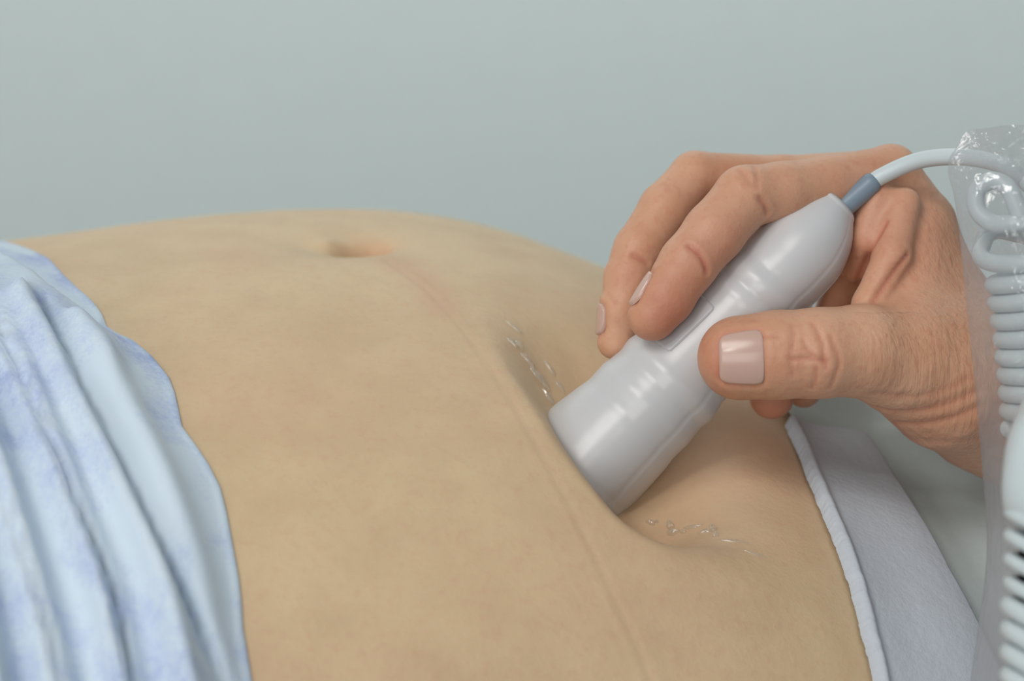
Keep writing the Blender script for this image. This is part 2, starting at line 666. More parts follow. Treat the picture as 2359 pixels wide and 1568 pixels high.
# ------------------------------------------------------------------ examination couch
cz = BED_Z
cc = tag(link(bpy.data.objects.new('examination_couch', None)), 'padded examination couch under the patient', 'couch')
cc.location = (0.02, 0.05, 0)
cc.rotation_euler = (0, 0, ALPHA)
box('mattress', (-0.95, -0.33, cz - 0.08), (0.95, 0.36, cz), M['couch'], cc, 0.02)
box('frame', (-0.9, -0.28, cz - 0.13), (0.9, 0.31, cz - 0.081), M['metal'], cc, 0.005)
for sx in (-0.8, 0.8):
    for sy in (-0.22, 0.25):
        box('leg', (sx - 0.02, sy - 0.02, 0), (sx + 0.02, sy + 0.02, cz - 0.131), M['metal'], cc, 0.004)

# ------------------------------------------------------------------ gown
EDGE = [(-260, 545), (-120, 545), (0, 562), (60, 577), (118, 604), (150, 640), (180, 668), (218, 702), (235, 725), (247, 757), (275, 775), (312, 792), (352, 825),
        (390, 872), (404, 910), (420, 985), (450, 1025), (480, 1070), (508, 1125), (522, 1180), (535, 1250), (550, 1330), (556, 1385), (560, 1450), (580, 1568)]
ea, ep = [], []
for p in EDGE:
    h, _ = cast(body_bvh, *p)
    if h is not None:
        a_, p_ = body_ap(h)
        ea.append(a_)
        ep.append(p_)
o_ = np.argsort(ep)
ep, ea = np.array(ep)[o_], np.array(ea)[o_]
keep = np.r_[True, np.diff(ep) > 1e-4]
ep, ea = ep[keep], ea[keep]
ep = np.r_[-0.25, ep, ep[-1] + 0.5]
ea = np.r_[ea[0] + 0.01, ea, ea[-1] - 0.03]

gphi = np.linspace(-0.2, 2.35, 420)
gu = np.r_[0, 0.0006, 0.0015, np.linspace(0.003, 0.26, 170)]
GU, GP = np.meshgrid(gu, gphi, indexing='ij')
edge_a = np.interp(gphi, ep, ea)
GA = edge_a[None, :] - GU
gb = body_point(GA, GP)
eps = 1e-3
gn = np.cross(body_point(GA + eps, GP) - gb, body_point(GA, GP + eps) - gb)
gn /= np.linalg.norm(gn, axis=-1)[..., None]
gn *= np.sign((gn @ np.array([0, 0, 1]) + 0.3))[..., None]
pxg = to_px(gb)[..., :2].reshape(-1, 2)


def fold(line, w, amp):
    q = smooth_path(np.array(line, float), 50)
    return amp * np.exp(-(poly_dist(pxg, q) / w) ** 2)


lift = np.full(len(pxg), 0.0060)
lift += fold([(-60, 740), (60, 960), (150, 1180), (230, 1400), (280, 1620)], 36, 0.0095)
lift += fold([(60, 790), (150, 930), (255, 1130), (350, 1330), (430, 1620)], 42, 0.0085)
lift += fold([(-60, 1000), (30, 1260), (80, 1430), (130, 1620)], 36, 0.010)
lift += fold([(190, 820), (290, 960), (370, 1120), (450, 1300), (520, 1620)], 40, 0.0050)
lift += fold([(-120, 1150), (-60, 1400), (-10, 1640)], 40, 0.010)
lift -= fold([(-20, 800), (70, 985), (160, 1190), (240, 1380), (300, 1640)], 15, 0.0060)
lift -= fold([(95, 760), (160, 900), (260, 1090), (350, 1270), (500, 1568), (530, 1640)], 17, 0.0050)
lift -= fold([(-20, 1130), (50, 1330), (110, 1520), (140, 1640)], 16, 0.0055)
# the upper layer ends in a soft step across the top
stepq = smooth_path(np.array([(-80, 625), (0, 640), (80, 680), (130, 716), (190, 735), (262, 772)], float), 60)
sy = np.interp(pxg[:, 0], stepq[:, 0], stepq[:, 1])
stp = sstep(pxg[:, 1] - sy, -5, 9) * (1 - sstep(pxg[:, 0], 255, 300)) * (1 - sstep(pxg[:, 1] - sy, 60, 260))
lift += 0.0030 * stp - 0.0030 * (1 - sstep(pxg[:, 1] - sy, -5, 9))
lift = np.maximum(lift.reshape(GU.shape), 0.0016)
lift *= sstep(GU, -0.004, 0.016)
lift[0] = 0.0003
lift[1] = np.maximum(lift[1] * 0.6, 0.0012)
lift += 0.0005 * vnoise(gb, 160, 3) * sstep(GU, 0.002, 0.02)
GV = gb + gn * lift[..., None]
gown = mesh_obj('gown', GV.reshape(-1, 3), grid_faces(*GU.shape), M['gown'], body)
tag(gown, 'pale blue cloudy patterned gown pulled up over the ribs')

# ------------------------------------------------------------------ sheet over the hips, paper towel on it
LEFT = [(1800, 978), (1832, 1040), (1858, 1100), (1885, 1165), (1905, 1218), (1927, 1270), (1948, 1335), (1970, 1400), (1990, 1478), (2010, 1568), (2040, 1700)]


# ------------------------------------------------------------------ probe
TAIL = np.array([1932.0, 467.0])
PD = np.array([-0.69, 0.724])
PN = np.array([0.724, 0.69])
S_ = [-4, 0, 12, 40, 100, 180, 240, 270, 300, 380, 450, 520, 560, 600, 650, 700, 750, 800, 850, 885, 902, 908]
HW = [40, 48, 55, 74, 101, 108, 110, 113, 112, 117, 121, 125, 131, 130, 133, 136, 141, 146, 146, 140, 110, 40]
SH = [0, 0, 3, 8, 11, 12, 8, 6, 4, 2, 0, -1, 0, -1, -2, -2, -4, -6, -4, -2, 0, 0]
HD = [4.0, 5.0, 6.0, 8.2, 11, 12.2, 12.6, 13.0, 12.8, 13.0, 13.4, 13.8, 14.6, 14.8, 15.5, 16.5, 18, 20, 21, 20, 16, 6]
OD = [0, 0, 0, 0, 0, 0, 0, 0, 0, 0, 0, 0, 0.3, 0.5, 1.0, 2, 3.4, 5, 6, 6, 6, 6]
sgrid = np.r_[np.linspace(-4, 20, 16), np.linspace(24, 894, 240), np.linspace(895, 908, 14)]
NT = 128
tg = np.linspace(0, 2 * math.pi, NT, endpoint=False)
PROBE_TILT = 0.004


def probe_point(s, th, off=0.0):
    """point on the probe: s pixels-of-0.6 m from the tail, th round it (0 lower right, -pi/2 to the camera)"""
    s = np.asarray(s, float)
    hw = interp1(s, S_, HW) * D0 / FPX + off
    hd = interp1(s, S_, HD) * 1e-3 + off
    # soft rings round the grip
    ring = 0.45 * (0.0005 * np.exp(-((s - 262) / 13) ** 2) - 0.0006 * np.exp(-((s - 296) / 10) ** 2) + 0.0005 * np.exp(-((s - 325) / 12) ** 2)
            - 0.0003 * np.exp(-((s - 232) / 9) ** 2) + 0.0005 * np.exp(-((s - 560) / 14) ** 2) - 0.0004 * np.exp(-((s - 592) / 12) ** 2)
            + 0.0005 * np.exp(-((s - 640) / 16) ** 2) - 0.0005 * np.exp(-((s - 690) / 16) ** 2))
    hw, hd = hw + ring, hd + ring
    e = 2 / 1.85
    c, q = np.cos(th), np.sin(th)
    x = hw * np.sign(c) * np.abs(c) ** e
    y = hd * np.sign(q) * np.abs(q) ** e
    # moulding seam along the lower right face
    g = np.exp(-((np.mod(th + math.pi, 2 * math.pi) - math.pi + 0.85) / 0.028) ** 2) * 0.00022
    x, y = x * (1 - g / 0.012), y * (1 - g / 0.012)
    ctr = TAIL + np.outer(s.ravel(), PD).reshape(s.shape + (2,)) + interp1(s, S_, SH)[..., None] * PN
    base = U(0, 0, D0) + ((ctr[..., 0:1]) * RIGHT - (ctr[..., 1:2]) * UP) * D0 / FPX
    base = base + FWD * (interp1(s, S_, OD)[..., None] * 1e-3)
    nd = RIGHT * PN[0] - UP * PN[1]
    return base + x[..., None] * nd + y[..., None] * FWD


SG, TG = np.meshgrid(sgrid, tg, indexing='ij')
PV = probe_point(SG, TG).reshape(-1, 3)
PF = [tuple(f) for f in grid_faces(len(sgrid), NT, True).tolist()]
PF += [tuple(range(NT)), tuple(range((len(sgrid) - 1) * NT, len(sgrid) * NT))[::-1]]
probe = tag(link(bpy.data.objects.new('ultrasound_probe', None)), 'white plastic ultrasound probe pressed into the belly by the hand', 'probe')
probe.location = U(1380, 1120, D0)
PINV = -np.array(probe.location)
pbody = mesh_obj('housing', PV + PINV, PF, M['probe'], probe)
# raised button panel
ps = np.linspace(376, 526, 40)
pt = np.linspace(-2.72, -1.98, 24)
PS, PT = np.meshgrid(ps, pt, indexing='ij')
ru = np.abs((PS - 451) / 75) ** 8 + np.abs((PT + 2.35) / 0.37) ** 8
off = np.where(ru < 0.8, 0.00045, -0.0004 * np.clip((ru - 0.8) / 0.3, 0, 1) + 0.00045 * (1 - np.clip((ru - 0.8) / 0.3, 0, 1)))
mesh_obj('button_panel', probe_point(PS, PT, off).reshape(-1, 3) + PINV, grid_faces(40, 24), M['panel'], probe)
# strain relief
rp = np.array([U(1940, 480, D0), U(1962, 461, D0), U(1990, 437, D0), U(2012, 417, D0), U(2016, 413.5, D0)])
rp = smooth_path(rp, 24)
px1 = D0 / FPX
V, F = tube(rp, np.r_[np.linspace(25.5, 25, 21), 24.4, 23, 20] * px1, 28)
tag(mesh_obj('strain_relief', V + PINV, F, M['relief'], probe), 'grey rubber sleeve at the cable end')

# cable: free arc, a loose loop, then a tight coil that hangs down and comes forward
cab = [U(1996, 432, D0), U(2014, 416, D0), U(2048, 397, 0.599), U(2112, 371, 0.596), U(2190, 361, 0.590), U(2266, 368, 0.583), U(2325, 390, 0.575),
       U(2385, 440, 0.570), U(2425, 500, 0.568), U(2412, 540, 0.560), U(2362, 520, 0.555), U(2340, 470, 0.555), U(2320, 430, 0.556), U(2284, 416, 0.558), U(2251, 440, 0.560), U(2250, 480, 0.560), U(2282, 512, 0.558),
       U(2340, 515, 0.554), U(2420, 505, 0.556), U(2470, 530, 0.566), U(2430, 560, 0.578), U(2350, 540, 0.578), U(2290, 532, 0.574), U(2262, 556, 0.570), U(2258, 585, 0.566)]
cab = [np.array(c) for c in cab]
cab_s = smooth_path(cab, 260)
CR = 19.5 * px1
hx, hr = 2400, 108
nturn = 9
coil = []
for i in range(nturn * 40 + 1):
    t = i / 40
    th = math.pi + 2 * math.pi * t
    y = 588 + t * 44
    dd = 0.560 + 0.0005 * t
    c = U(hx + 8 * math.sin(t * 0.3) + 4.2 * t, y, dd)
    lean = 0.24 - 0.022 * t
    coil.append(c + RIGHT * (hr * px1 * math.cos(th)) + FWD * (hr * px1 * math.sin(th)) + UP * (hr * px1 * math.cos(th) * lean))
coil = np.array(coil)
j0 = smooth_path(np.array([cab_s[-12], cab_s[-1], coil[6], coil[14]]), 20)
path = np.concatenate([cab_s[:-12], j0[:-1], coil[14:]])
path = path[np.r_[True, np.linalg.norm(np.diff(path, axis=0), axis=1) > 1e-5]]
V, F = tube(path, CR, 18)
cable = tag(mesh_obj('cable', V + PINV, F, M['cable'], probe), 'pale grey cable, looped and coiled inside the bag')
# lower part of the coil, nearer to the camera and out of focus
coil2 = []
for i in range(9 * 40 + 1):
    t = i / 40
    th = math.pi * 0.9 + 2 * math.pi * t
    c = U(2440, 1225 + t * 54, 0.500 - 0.001 * t)
    coil2.append(c + RIGHT * (92 * px1 * math.cos(th)) + FWD * (92 * px1 * math.sin(th)) - UP * (92 * px1 * math.cos(th) * 0.42))
r2 = np.interp(np.arange(len(coil2)) / 40, [0, 3.2, 4.0, 9], [13.5, 13.5, 19, 19])
V, F = tube(np.array(coil2), r2 * px1, 16)
tag(mesh_obj('coiled_lead', V + PINV, F, M['cable'], cable), 'lower turns of the coiled cable')
wr = smooth_path(np.array([U(2462, 925, 0.540), U(2440, 985, 0.522), U(2416, 1070, 0.506), U(2414, 1150, 0.500), U(2428, 1215, 0.500)]), 40)
V, F = tube(wr, np.r_[50, 76, np.linspace(88, 86, 34), 80, 72, 60, 40] * px1, 32)
tag(mesh_obj('cable_wrap', V + PINV, F, M['cable'], cable), 'smooth white wrap round the coil')
kk = smooth_path(np.array([U(2440, 1230, 0.500), U(2440, 1425, 0.497)]), 16)  # black core added to stand in for the dark gaps between turns
V, F = tube(kk, np.r_[50, 70, np.full(12, 76), 66, 40] * px1, 24)
tag(mesh_obj('gap_core', V + PINV, F, M['black'], cable), 'black core added inside the coil to darken its gaps')


# ------------------------------------------------------------------ the hand (one continuous surface from a distance field)
def J(px, py, dd, r):
    d = D0 + dd * 1e-3
    return np.array([*U(px, py, d), r * d / FPX])


CH = {
    'thumb': [(1704, 824, -19, 98), (1790, 817, -20, 101), (1885, 813, -20, 103), (1985, 808, -16, 106), (2085, 830, -8, 128), (2180, 870, 0, 165)],
    'index': [(2050, 398, 12, 63), (1900, 428, 4, 68), (1800, 442, -2, 68), (1716, 452, -6, 70), (1645, 535, -10, 70), (1585, 608, -12, 67), (1535, 685, -13, 63), (1503, 728, -13, 58)],
    'middle': [(2030, 404, 34, 60), (1800, 412, 28, 54), (1600, 404, 18, 55), (1532, 480, 14, 59), (1472, 575, 10, 58), (1445, 640, 8, 56), (1428, 720, 6, 49), (1416, 788, 6, 41)],
    'ring': [(2030, 450, 52, 58), (1880, 560, 60, 54), (1800, 740, 46, 50), (1784, 860, 27, 50), (1778, 914, 20, 52)],
    'little': [(2050, 510, 66, 50), (1950, 640, 66, 46), (1890, 790, 50, 42), (1852, 900, 34, 40)],
    'm1': [(2054, 396, 13, 61), (2118, 520, 14, 84), (2150, 690, 14, 120), (2190, 800, 12, 150)],
    'm2': [(2040, 402, 32, 60), (2115, 520, 34, 80), (2170, 720, 34, 120)],
    'm3': [(2045, 445, 50, 55), (2120, 570, 52, 75), (2180, 740, 46, 110)],
    'm4': [(2065, 505, 62, 48), (2130, 630, 60, 70), (2200, 780, 52, 100)],
    'wrist': [(2150, 800, 14, 140), (2290, 895, 16, 196), (2640, 1040, 18, 230)],
    'wrist2': [(2190, 800, 40, 120), (2310, 905, 38, 175), (2660, 1045, 34, 220)],
    'web': [(2100, 560, 6, 62), (2095, 690, 2, 84), (2110, 800, -2, 110)],
    'base': [(2022, 462, 4, 46), (1998, 550, 3, 44), (1968, 616, 9, 34)],
    'fold': [(2082, 470, 2, 40), (2055, 590, -4, 43), (2004, 700, -7, 40), (1990, 740, -7, 38)],
}
VOX = 0.00072
lo = np.array([U(1360, 300, 0.6)[0], -0.055, 0.845])
J_all = np.array([J(*j) for c in CH.values() for j in c])
mn = (J_all[:, :3] - J_all[:, 3:]).min(0) - 0.004
mx = (J_all[:, :3] + J_all[:, 3:]).max(0) + 0.004
mx[0] = min(mx[0], U(2640, 800, 0.6)[0] + 0.02)
nx, ny, nz = [int(math.ceil(v / VOX)) + 1 for v in (mx - mn)]
gx = (mn[0] + VOX * np.arange(nx)).astype(np.float32)
gy = (mn[1] + VOX * np.arange(ny)).astype(np.float32)
gz = (mn[2] + VOX * np.arange(nz)).astype(np.float32)
BIG = np.float32(0.03)


def chain_sdf(name):
    js = np.array([J(*j) for j in CH[name]])
    out = np.full((nx, ny, nz), BIG, np.float32)
    for A, Bq in zip(js[:-1], js[1:]):
        a, b, ra, rb = A[:3], Bq[:3], A[3], Bq[3]
        pad = max(ra, rb) + 0.016
        l_, h_ = np.minimum(a, b) - pad, np.maximum(a, b) + pad
        i0 = np.clip(np.floor((l_ - mn) / VOX).astype(int), 0, None)
        i1 = np.minimum(np.ceil((h_ - mn) / VOX).astype(int) + 1, [nx, ny, nz])
        if (i1 <= i0).any():
            continue
        X = gx[i0[0]:i1[0], None, None] - np.float32(a[0])
        Y = gy[None, i0[1]:i1[1], None] - np.float32(a[1])
        Z = gz[None, None, i0[2]:i1[2]] - np.float32(a[2])
        ab = (b - a).astype(np.float32)
        h = np.clip((X * ab[0] + Y * ab[1] + Z * ab[2]) / np.float32(ab @ ab), 0, 1)
        dd = np.sqrt((X - h * ab[0]) ** 2 + (Y - h * ab[1]) ** 2 + (Z - h * ab[2]) ** 2) - (np.float32(ra) + h * np.float32(rb - ra))
        sl = tuple(slice(i0[k], i1[k]) for k in range(3))
        out[sl] = smin(out[sl], dd.astype(np.float32), 0.0015)
    return out


def smin(a, b, k):
    k = np.float32(k)
    h = np.clip(np.float32(0.5) + np.float32(0.5) * (b - a) / k, 0, 1)
    return b + (a - b) * h - k * h * (1 - h)


palm = chain_sdf('m1')
for n_, k_ in (('m2', 0.009), ('m3', 0.009), ('m4', 0.009), ('wrist', 0.012), ('wrist2', 0.012), ('web', 0.008)):
    palm = smin(palm, chain_sdf(n_), k_)
palm = smin(palm, chain_sdf('thumb'), 0.009)
palm = smin(palm, chain_sdf('base'), 0.0030)
palm = smin(palm, chain_sdf('fold'), 0.0020)
for n_, k_ in (('little', 0.0025), ('ring', 0.0022), ('middle', 0.0022), ('index', 0.0022)):
    palm = smin(palm, chain_sdf(n_), k_)
SDF = palm


def surface_nets(f, origin, h):
    s = f < 0
    c = [s[i:f.shape[0] - 1 + i, j:f.shape[1] - 1 + j, k:f.shape[2] - 1 + k] for i in (0, 1) for j in (0, 1) for k in (0, 1)]
    cnt = sum(x.astype(np.int8) for x in c)
    act = np.argwhere((cnt > 0) & (cnt < 8))
    idx = np.full(cnt.shape, -1, np.int32)
    idx[act[:, 0], act[:, 1], act[:, 2]] = np.arange(len(act))
    vals = {}
    for i in (0, 1):
        for j in (0, 1):
            for k in (0, 1):
                vals[i, j, k] = f[act[:, 0] + i, act[:, 1] + j, act[:, 2] + k]
    acc = np.zeros((len(act), 3))
    n = np.zeros(len(act))
    for ax in range(3):
        for p in (0, 1):
            for q in (0, 1):
                c0 = [p, q]
                c0.insert(ax, 0)
                c1 = [p, q]
                c1.insert(ax, 1)
                v0, v1 = vals[tuple(c0)], vals[tuple(c1)]
                x = (v0 < 0) != (v1 < 0)
                t = np.where(x, v0 / np.where(x, v0 - v1, 1), 0)
                pt = np.array(c0, float)[None] + 0
                pt = np.repeat(pt, len(act), 0)
                pt[:, ax] = t
                acc += pt * x[:, None]
                n += x
    V = (act + acc / n[:, None]) * h + origin
    Fs = []
    for ax in range(3):
        a0 = [slice(1, -1)] * 3
        a0[ax] = slice(0, -1)
        a1 = [slice(1, -1)] * 3
        a1[ax] = slice(1, None)
        e0, e1 = s[tuple(a0)], s[tuple(a1)]
        for sgn in (True, False):
            w = np.argwhere((e0 == sgn) & (e1 != sgn))
            if len(w) == 0:
                continue
            b = [1, 1, 1]
            b[ax] = 0
            w = w + np.array(b)
            u, v = [(1, 2), (2, 0), (0, 1)][ax]
            q = []
            for du, dv in ((-1, -1), (0, -1), (0, 0), (-1, 0)):
                ww = w.copy()
                ww[:, u] += du
                ww[:, v] += dv
                q.append(idx[ww[:, 0], ww[:, 1], ww[:, 2]])
            q = np.stack(q, -1)
            Fs.append(q if sgn else q[:, ::-1])
    F = np.concatenate(Fs)
    return V, F[(F >= 0).all(1)]


HV, HF = surface_nets(SDF, mn, VOX)


def relax(V, F, it, w=0.5):
    E = np.concatenate([F[:, [0, 1]], F[:, [1, 2]], F[:, [2, 3]], F[:, [3, 0]]])
    deg = np.bincount(E[:, 0], minlength=len(V)) + np.bincount(E[:, 1], minlength=len(V))
    for _ in range(it):
        S = np.stack([np.bincount(E[:, 0], V[E[:, 1], k], len(V)) + np.bincount(E[:, 1], V[E[:, 0], k], len(V)) for k in range(3)], -1)
        V = V + w * (S / np.maximum(deg, 1)[:, None] - V)
    return V


HV = relax(HV, HF, 4)
hand_bvh = make_bvh(HV, HF)
HN = vert_normals(HV, HF)
hdisp = np.zeros(len(HV))
hflush = np.zeros(len(HV))


def crease(pts, depth, w, red=0.5, lip=0.35):
    q = surf_line(hand_bvh, pts, 30)
    if len(q) < 2:
        return
    near = np.where(np.linalg.norm(HV - q.mean(0), axis=1) < 0.06)[0]
    d = poly_dist(HV[near], q)
    hdisp[near] += -0.8 * depth * np.exp(-(d / (0.8 * w)) ** 2) + 0.5 * lip * depth * np.exp(-((d - 2.1 * w) / w) ** 2)
    hflush[near] += 0.75 * red * np.exp(-(d / (w * 0.8)) ** 2)


CRE = [([(1826, 748), (1827, 792), (1820, 822), (1826, 866)], 0.00035, 0.0007, 0.35),
       ([(1871, 744), (1883, 763), (1896, 799), (1898, 830), (1904, 846)], 0.0005, 0.0007, 0.6),
       ([(1913, 774), (1923, 799), (1933, 838), (1925, 864), (1913, 892)], 0.0004, 0.0007, 0.5),
       ([(1827, 827), (1858, 825), (1902, 832)], 0.0005, 0.0007, 0.6),
       ([(1850, 784), (1862, 807), (1872, 817)], 0.0004, 0.0006, 0.5),
       ([(1881, 845), (1879, 872), (1871, 894)], 0.0004, 0.0007, 0.5),
       ([(1745, 781), (1772, 773), (1791, 775)], 0.0003, 0.0008, 0.4),
       ([(1586, 566), (1605, 580), (1622, 605), (1629, 626)], 0.0008, 0.0008, 0.8),
       ([(1750, 458), (1762, 474), (1768, 492)], 0.0007, 0.0009, 0.7),
       ([(1458, 588), (1475, 596), (1490, 606)], 0.0007, 0.0008, 0.7),
       ([(2042, 512), (2025, 545), (1995, 600), (1974, 650)], 0.0006, 0.0009, 0.8),
       ([(2092, 586), (2050, 640), (2008, 700)], 0.0008, 0.0009, 0.8),
       ([(1985, 932), (2080, 948), (2170, 934), (2248, 902)], 0.00045, 0.0015, 0.4),
       ([(2040, 972), (2120, 975), (2190, 962), (2256, 936)], 0.0005, 0.0013, 0.4),
       ([(2010, 905), (2110, 912), (2180, 896), (2240, 868)], 0.00025, 0.0012, 0.3),
       ([(2080, 1010), (2160, 1018), (2262, 1010)], 0.0003, 0.0016, 0.2),
       ([(1700, 392), (1716, 404), (1728, 424)], 0.0004, 0.0008, 0.4),
       ([(1738, 384), (1744, 402), (1742, 430)], 0.0004, 0.0008, 0.4)]
for p, dp, w, rd in CRE:
    crease(p, dp, w, rd)


# finger tips and knuckles are redder
def spot(px, py, dd, r, amt):
    global hflush
    hflush += amt * np.exp(-(np.linalg.norm(HV - U(px, py, D0 + dd * 1e-3), axis=1) / r) ** 2)


spot(1530, 740, -19, 0.009, 0.55)
spot(1570, 640, -19, 0.009, 0.30)
spot(1640, 850, -28, 0.009, 0.35)
spot(1640, 560, -16, 0.008, 0.25)
spot(1450, 640, 4, 0.008, 0.30)
spot(1780, 930, 16, 0.008, 0.5)
spot(1850, 860, -30, 0.009, 0.22)
spot(2040, 560, 0, 0.014, 0.35)

# ---- nails
nails = []


def nail(A, Bp, dorsal, rA, ang, r_off, nm_label, u0, u1, sink=True, sq=7.0):
    """curved plate on the back of the last finger bone; A joint side, Bp tip side"""
    A, Bp = np.array(A), np.array(Bp)
    ax = Bp - A
    L = np.linalg.norm(ax)
    ax = ax / L
    n = dorsal - ax * (dorsal @ ax)
    n /= np.linalg.norm(n)
    sd = np.cross(ax, n)
    nu, nw = 33, 33
    V = []
    uu = np.linspace(-1, 1, nu)
    ww = np.linspace(-1, 1, nw)
    Ug, Wg = np.meshgrid(uu, ww, indexing='ij')
    # square to superellipse disc
    k = sq
    m_ = (np.abs(Ug) ** k + np.abs(Wg) ** k) ** (1 / k)
    mxx = np.maximum(np.abs(Ug), np.abs(Wg))
    sc = np.where(m_ > 0, mxx / np.maximum(m_, 1e-9), 1)
    Us, Ws = Ug * sc, Wg * sc
    pos = A + ax * ((u0 + u1) / 2 * L + Us[..., None] * (u1 - u0) / 2 * L)
    th = Ws * ang
    outer = np.cos(th)[..., None] * n + np.sin(th)[..., None] * sd
    P = np.zeros(pos.shape)
    for i in range(nu):
        for j in range(nw):
            src = Vector(pos[i, j] + outer[i, j] * 0.022)
            h = hand_bvh.ray_cast(src, Vector(-outer[i, j]), 0.022)
            P[i, j] = np.array(h[0]) if h[0] is not None else pos[i, j] + outer[i, j] * rA
    # even the plate out, then lift it: proud at the free edge, tucked in at the cuticle
    rad = np.linalg.norm(P - pos, axis=-1)
    Bs = np.stack([np.ones_like(Us), Us, Ws, Us**2, Ws**2, Us * Ws], -1).reshape(-1, 6)
    ok = np.abs(rad.ravel() - np.median(rad)) < 0.0025
    co = np.linalg.lstsq(Bs[ok], rad.ravel()[ok], rcond=None)[0]
    rad = (Bs @ co).reshape(rad.shape)
    lift_ = r_off * (0.55 + 0.45 * Us) + 0.00015
    edge = np.maximum(np.abs(Ug), np.abs(Wg))
    rim = sstep(edge, 0.93, 1.0)
    top = pos + outer * (rad + lift_ - rim * 0.0010)[..., None]
    V = top.reshape(-1, 3)
    F = grid_faces(nu, nw)
    if ((V[F[0, 1]] - V[F[0, 0]])[None] @ np.cross(sd, n)[:, None]).item() * 0 + np.cross(V[F[500, 1]] - V[F[500, 0]], V[F[500, 2]] - V[F[500, 1]]) @ n < 0:
        F = F[:, ::-1]
    nails.append((V, F, nm_label))
    # groove in the skin round the plate
    if sink:
        loop = np.concatenate([top[:, 0], top[-1], top[::-1, -1], top[0, ::-1]])
        near = np.where(np.linalg.norm(HV - loop.mean(0), axis=1) < 0.025)[0]
        d = poly_dist(HV[near], loop)
        rel = HV[near] - A
        uq = (rel @ ax / L - (u0 + u1) / 2) / ((u1 - u0) / 2)
        wq = np.arctan2(rel @ sd, rel @ n) / ang
        inside = (1 - sstep(np.maximum(np.abs(uq), np.abs(wq)), 0.9, 1.04)) * (rel @ n > 0)
        hdisp[near] += -0.0003 * inside - 0.0002 * np.exp(-(d / 0.0008) ** 2) + 0.00012 * np.exp(-((d - 0.0019) / 0.0009) ** 2) * (1 - inside)
        hflush[near] += 0.4 * np.exp(-(d / 0.0009) ** 2)


TO_CAM = -FWD
tA, tB = U(1792, 833, D0 - 0.019), U(1650, 838, D0 - 0.019)
nail(tA, tB, TO_CAM + 0.10 * UP, 0.0105, 0.66, 0.0005, 'thumbnail', 0.28, 1.0)
iA, iB = U(1560, 650, D0 - 0.012), U(1492, 745, D0 - 0.013)
nail(iA, iB, -RIGHT * 0.95 + UP * 0.35 + TO_CAM * -0.18, 0.0065, 0.85, 0.0006, 'index fingernail, seen edge on', 0.12, 0.92, sq=3.0)
mA, mB = U(1432, 700, D0 + 0.007), U(1414, 800, D0 + 0.006)
nail(mA, mB, -RIGHT * 0.95 + TO_CAM * 0.03 + UP * 0.1, 0.0050, 0.9, 0.0005, 'middle fingernail, seen edge on', 0.08, 0.80, sq=3.0)

_q = to_px(HV)
wrk = np.where(_q[:, 1] < 720, sstep(_q[:, 0], 2070, 2150) * 0.8, 0.9 * sstep(_q[:, 0], 1920, 2060)) + 0.08
hand = mesh_obj('hand', HV + HN * hdisp[:, None], HF, M['hand'], attrs={'flush': np.clip(hflush, 0, 1), 'wrinkle': wrk})
tag(hand, 'right hand gripping the white probe, thumb towards the camera', 'hand')
for V, F, l in nails:
    tag(mesh_obj('fingernail', V, F, M['nail'], hand), l)


# ------------------------------------------------------------------ sheet and paper towel over the hips
la, lp = [], []
for p in LEFT:
    h, _ = cast(body_bvh, *p)
    if h is not None:
        a_, p_ = body_ap(h)
        la.append(a_)
        lp.append(p_)
print('towel edge a/phi', np.round(la, 3), np.round(lp, 3))
o_ = np.argsort(lp)
la, lp = np.array(la)[o_], np.array(lp)[o_]


RIGHTL = [(1925, 980), (1960, 1015), (2005, 1080), (2050, 1150), (2098, 1230), (2160, 1345), (2222, 1455), (2280, 1568), (2330, 1680)]
ra_, rp_ = [], []
for p in RIGHTL:
    h, _ = cast(body_bvh, *p)
    if h is not None:
        a_, p_ = body_ap(h)
        ra_.append(a_)
        rp_.append(p_)
print('towel fold a/phi', np.round(ra_, 3), np.round(rp_, 3))
o_ = np.argsort(rp_)
ra_, rp_ = np.array(ra_)[o_], np.array(rp_)[o_]


def drape(name, phis, e_in, length, nu, liftf, material, jag=None):
    """cloth laid on the body from a = e_in(phi) over length(phi)"""
    us = np.linspace(0, 1, nu) ** 1.3
    Ug, Pq = np.meshgrid(us, phis, indexing='ij')
    D = Ug * length[None, :]
    A = e_in[None, :] + D
    if jag is not None:
        A = A + jag[None, :] * (1 - sstep(D, 0.0002, 0.004))
    b0 = body_point(A, Pq)
    ep_ = 1e-3
    n = np.cross(body_point(A + ep_, Pq) - b0, body_point(A, Pq + ep_) - b0)
    n /= np.linalg.norm(n, axis=-1)[..., None] + 1e-12
    n *= np.sign(n @ np.array([0, 0, 1]) + 0.3)[..., None]
    L = liftf(D, Ug, b0)
    Vv = b0 + n * L[..., None]
    return mesh_obj(name, Vv.reshape(-1, 3), grid_faces(nu, len(phis)), material)


def sheet_lift(D, Ug, b0):
    q = to_px(b0)[..., :2].reshape(-1, 2)
    ridge = np.exp(-(poly_dist(q, smooth_path(np.array([(1860, 905), (2000, 975), (2130, 1045), (2300, 1120), (2420, 1150)], float), 40)) / 34) ** 2).reshape(D.shape)
    return 0.0022 + 0.046 * sstep(D, 0.024, 0.085) * (1 - 0.8 * sstep(D, 0.09, 0.20)) + 0.002 * vnoise(b0, 55, 5) * sstep(D, 0.01, 0.05) + 0.0045 * ridge * sstep(D, 0.002, 0.02)


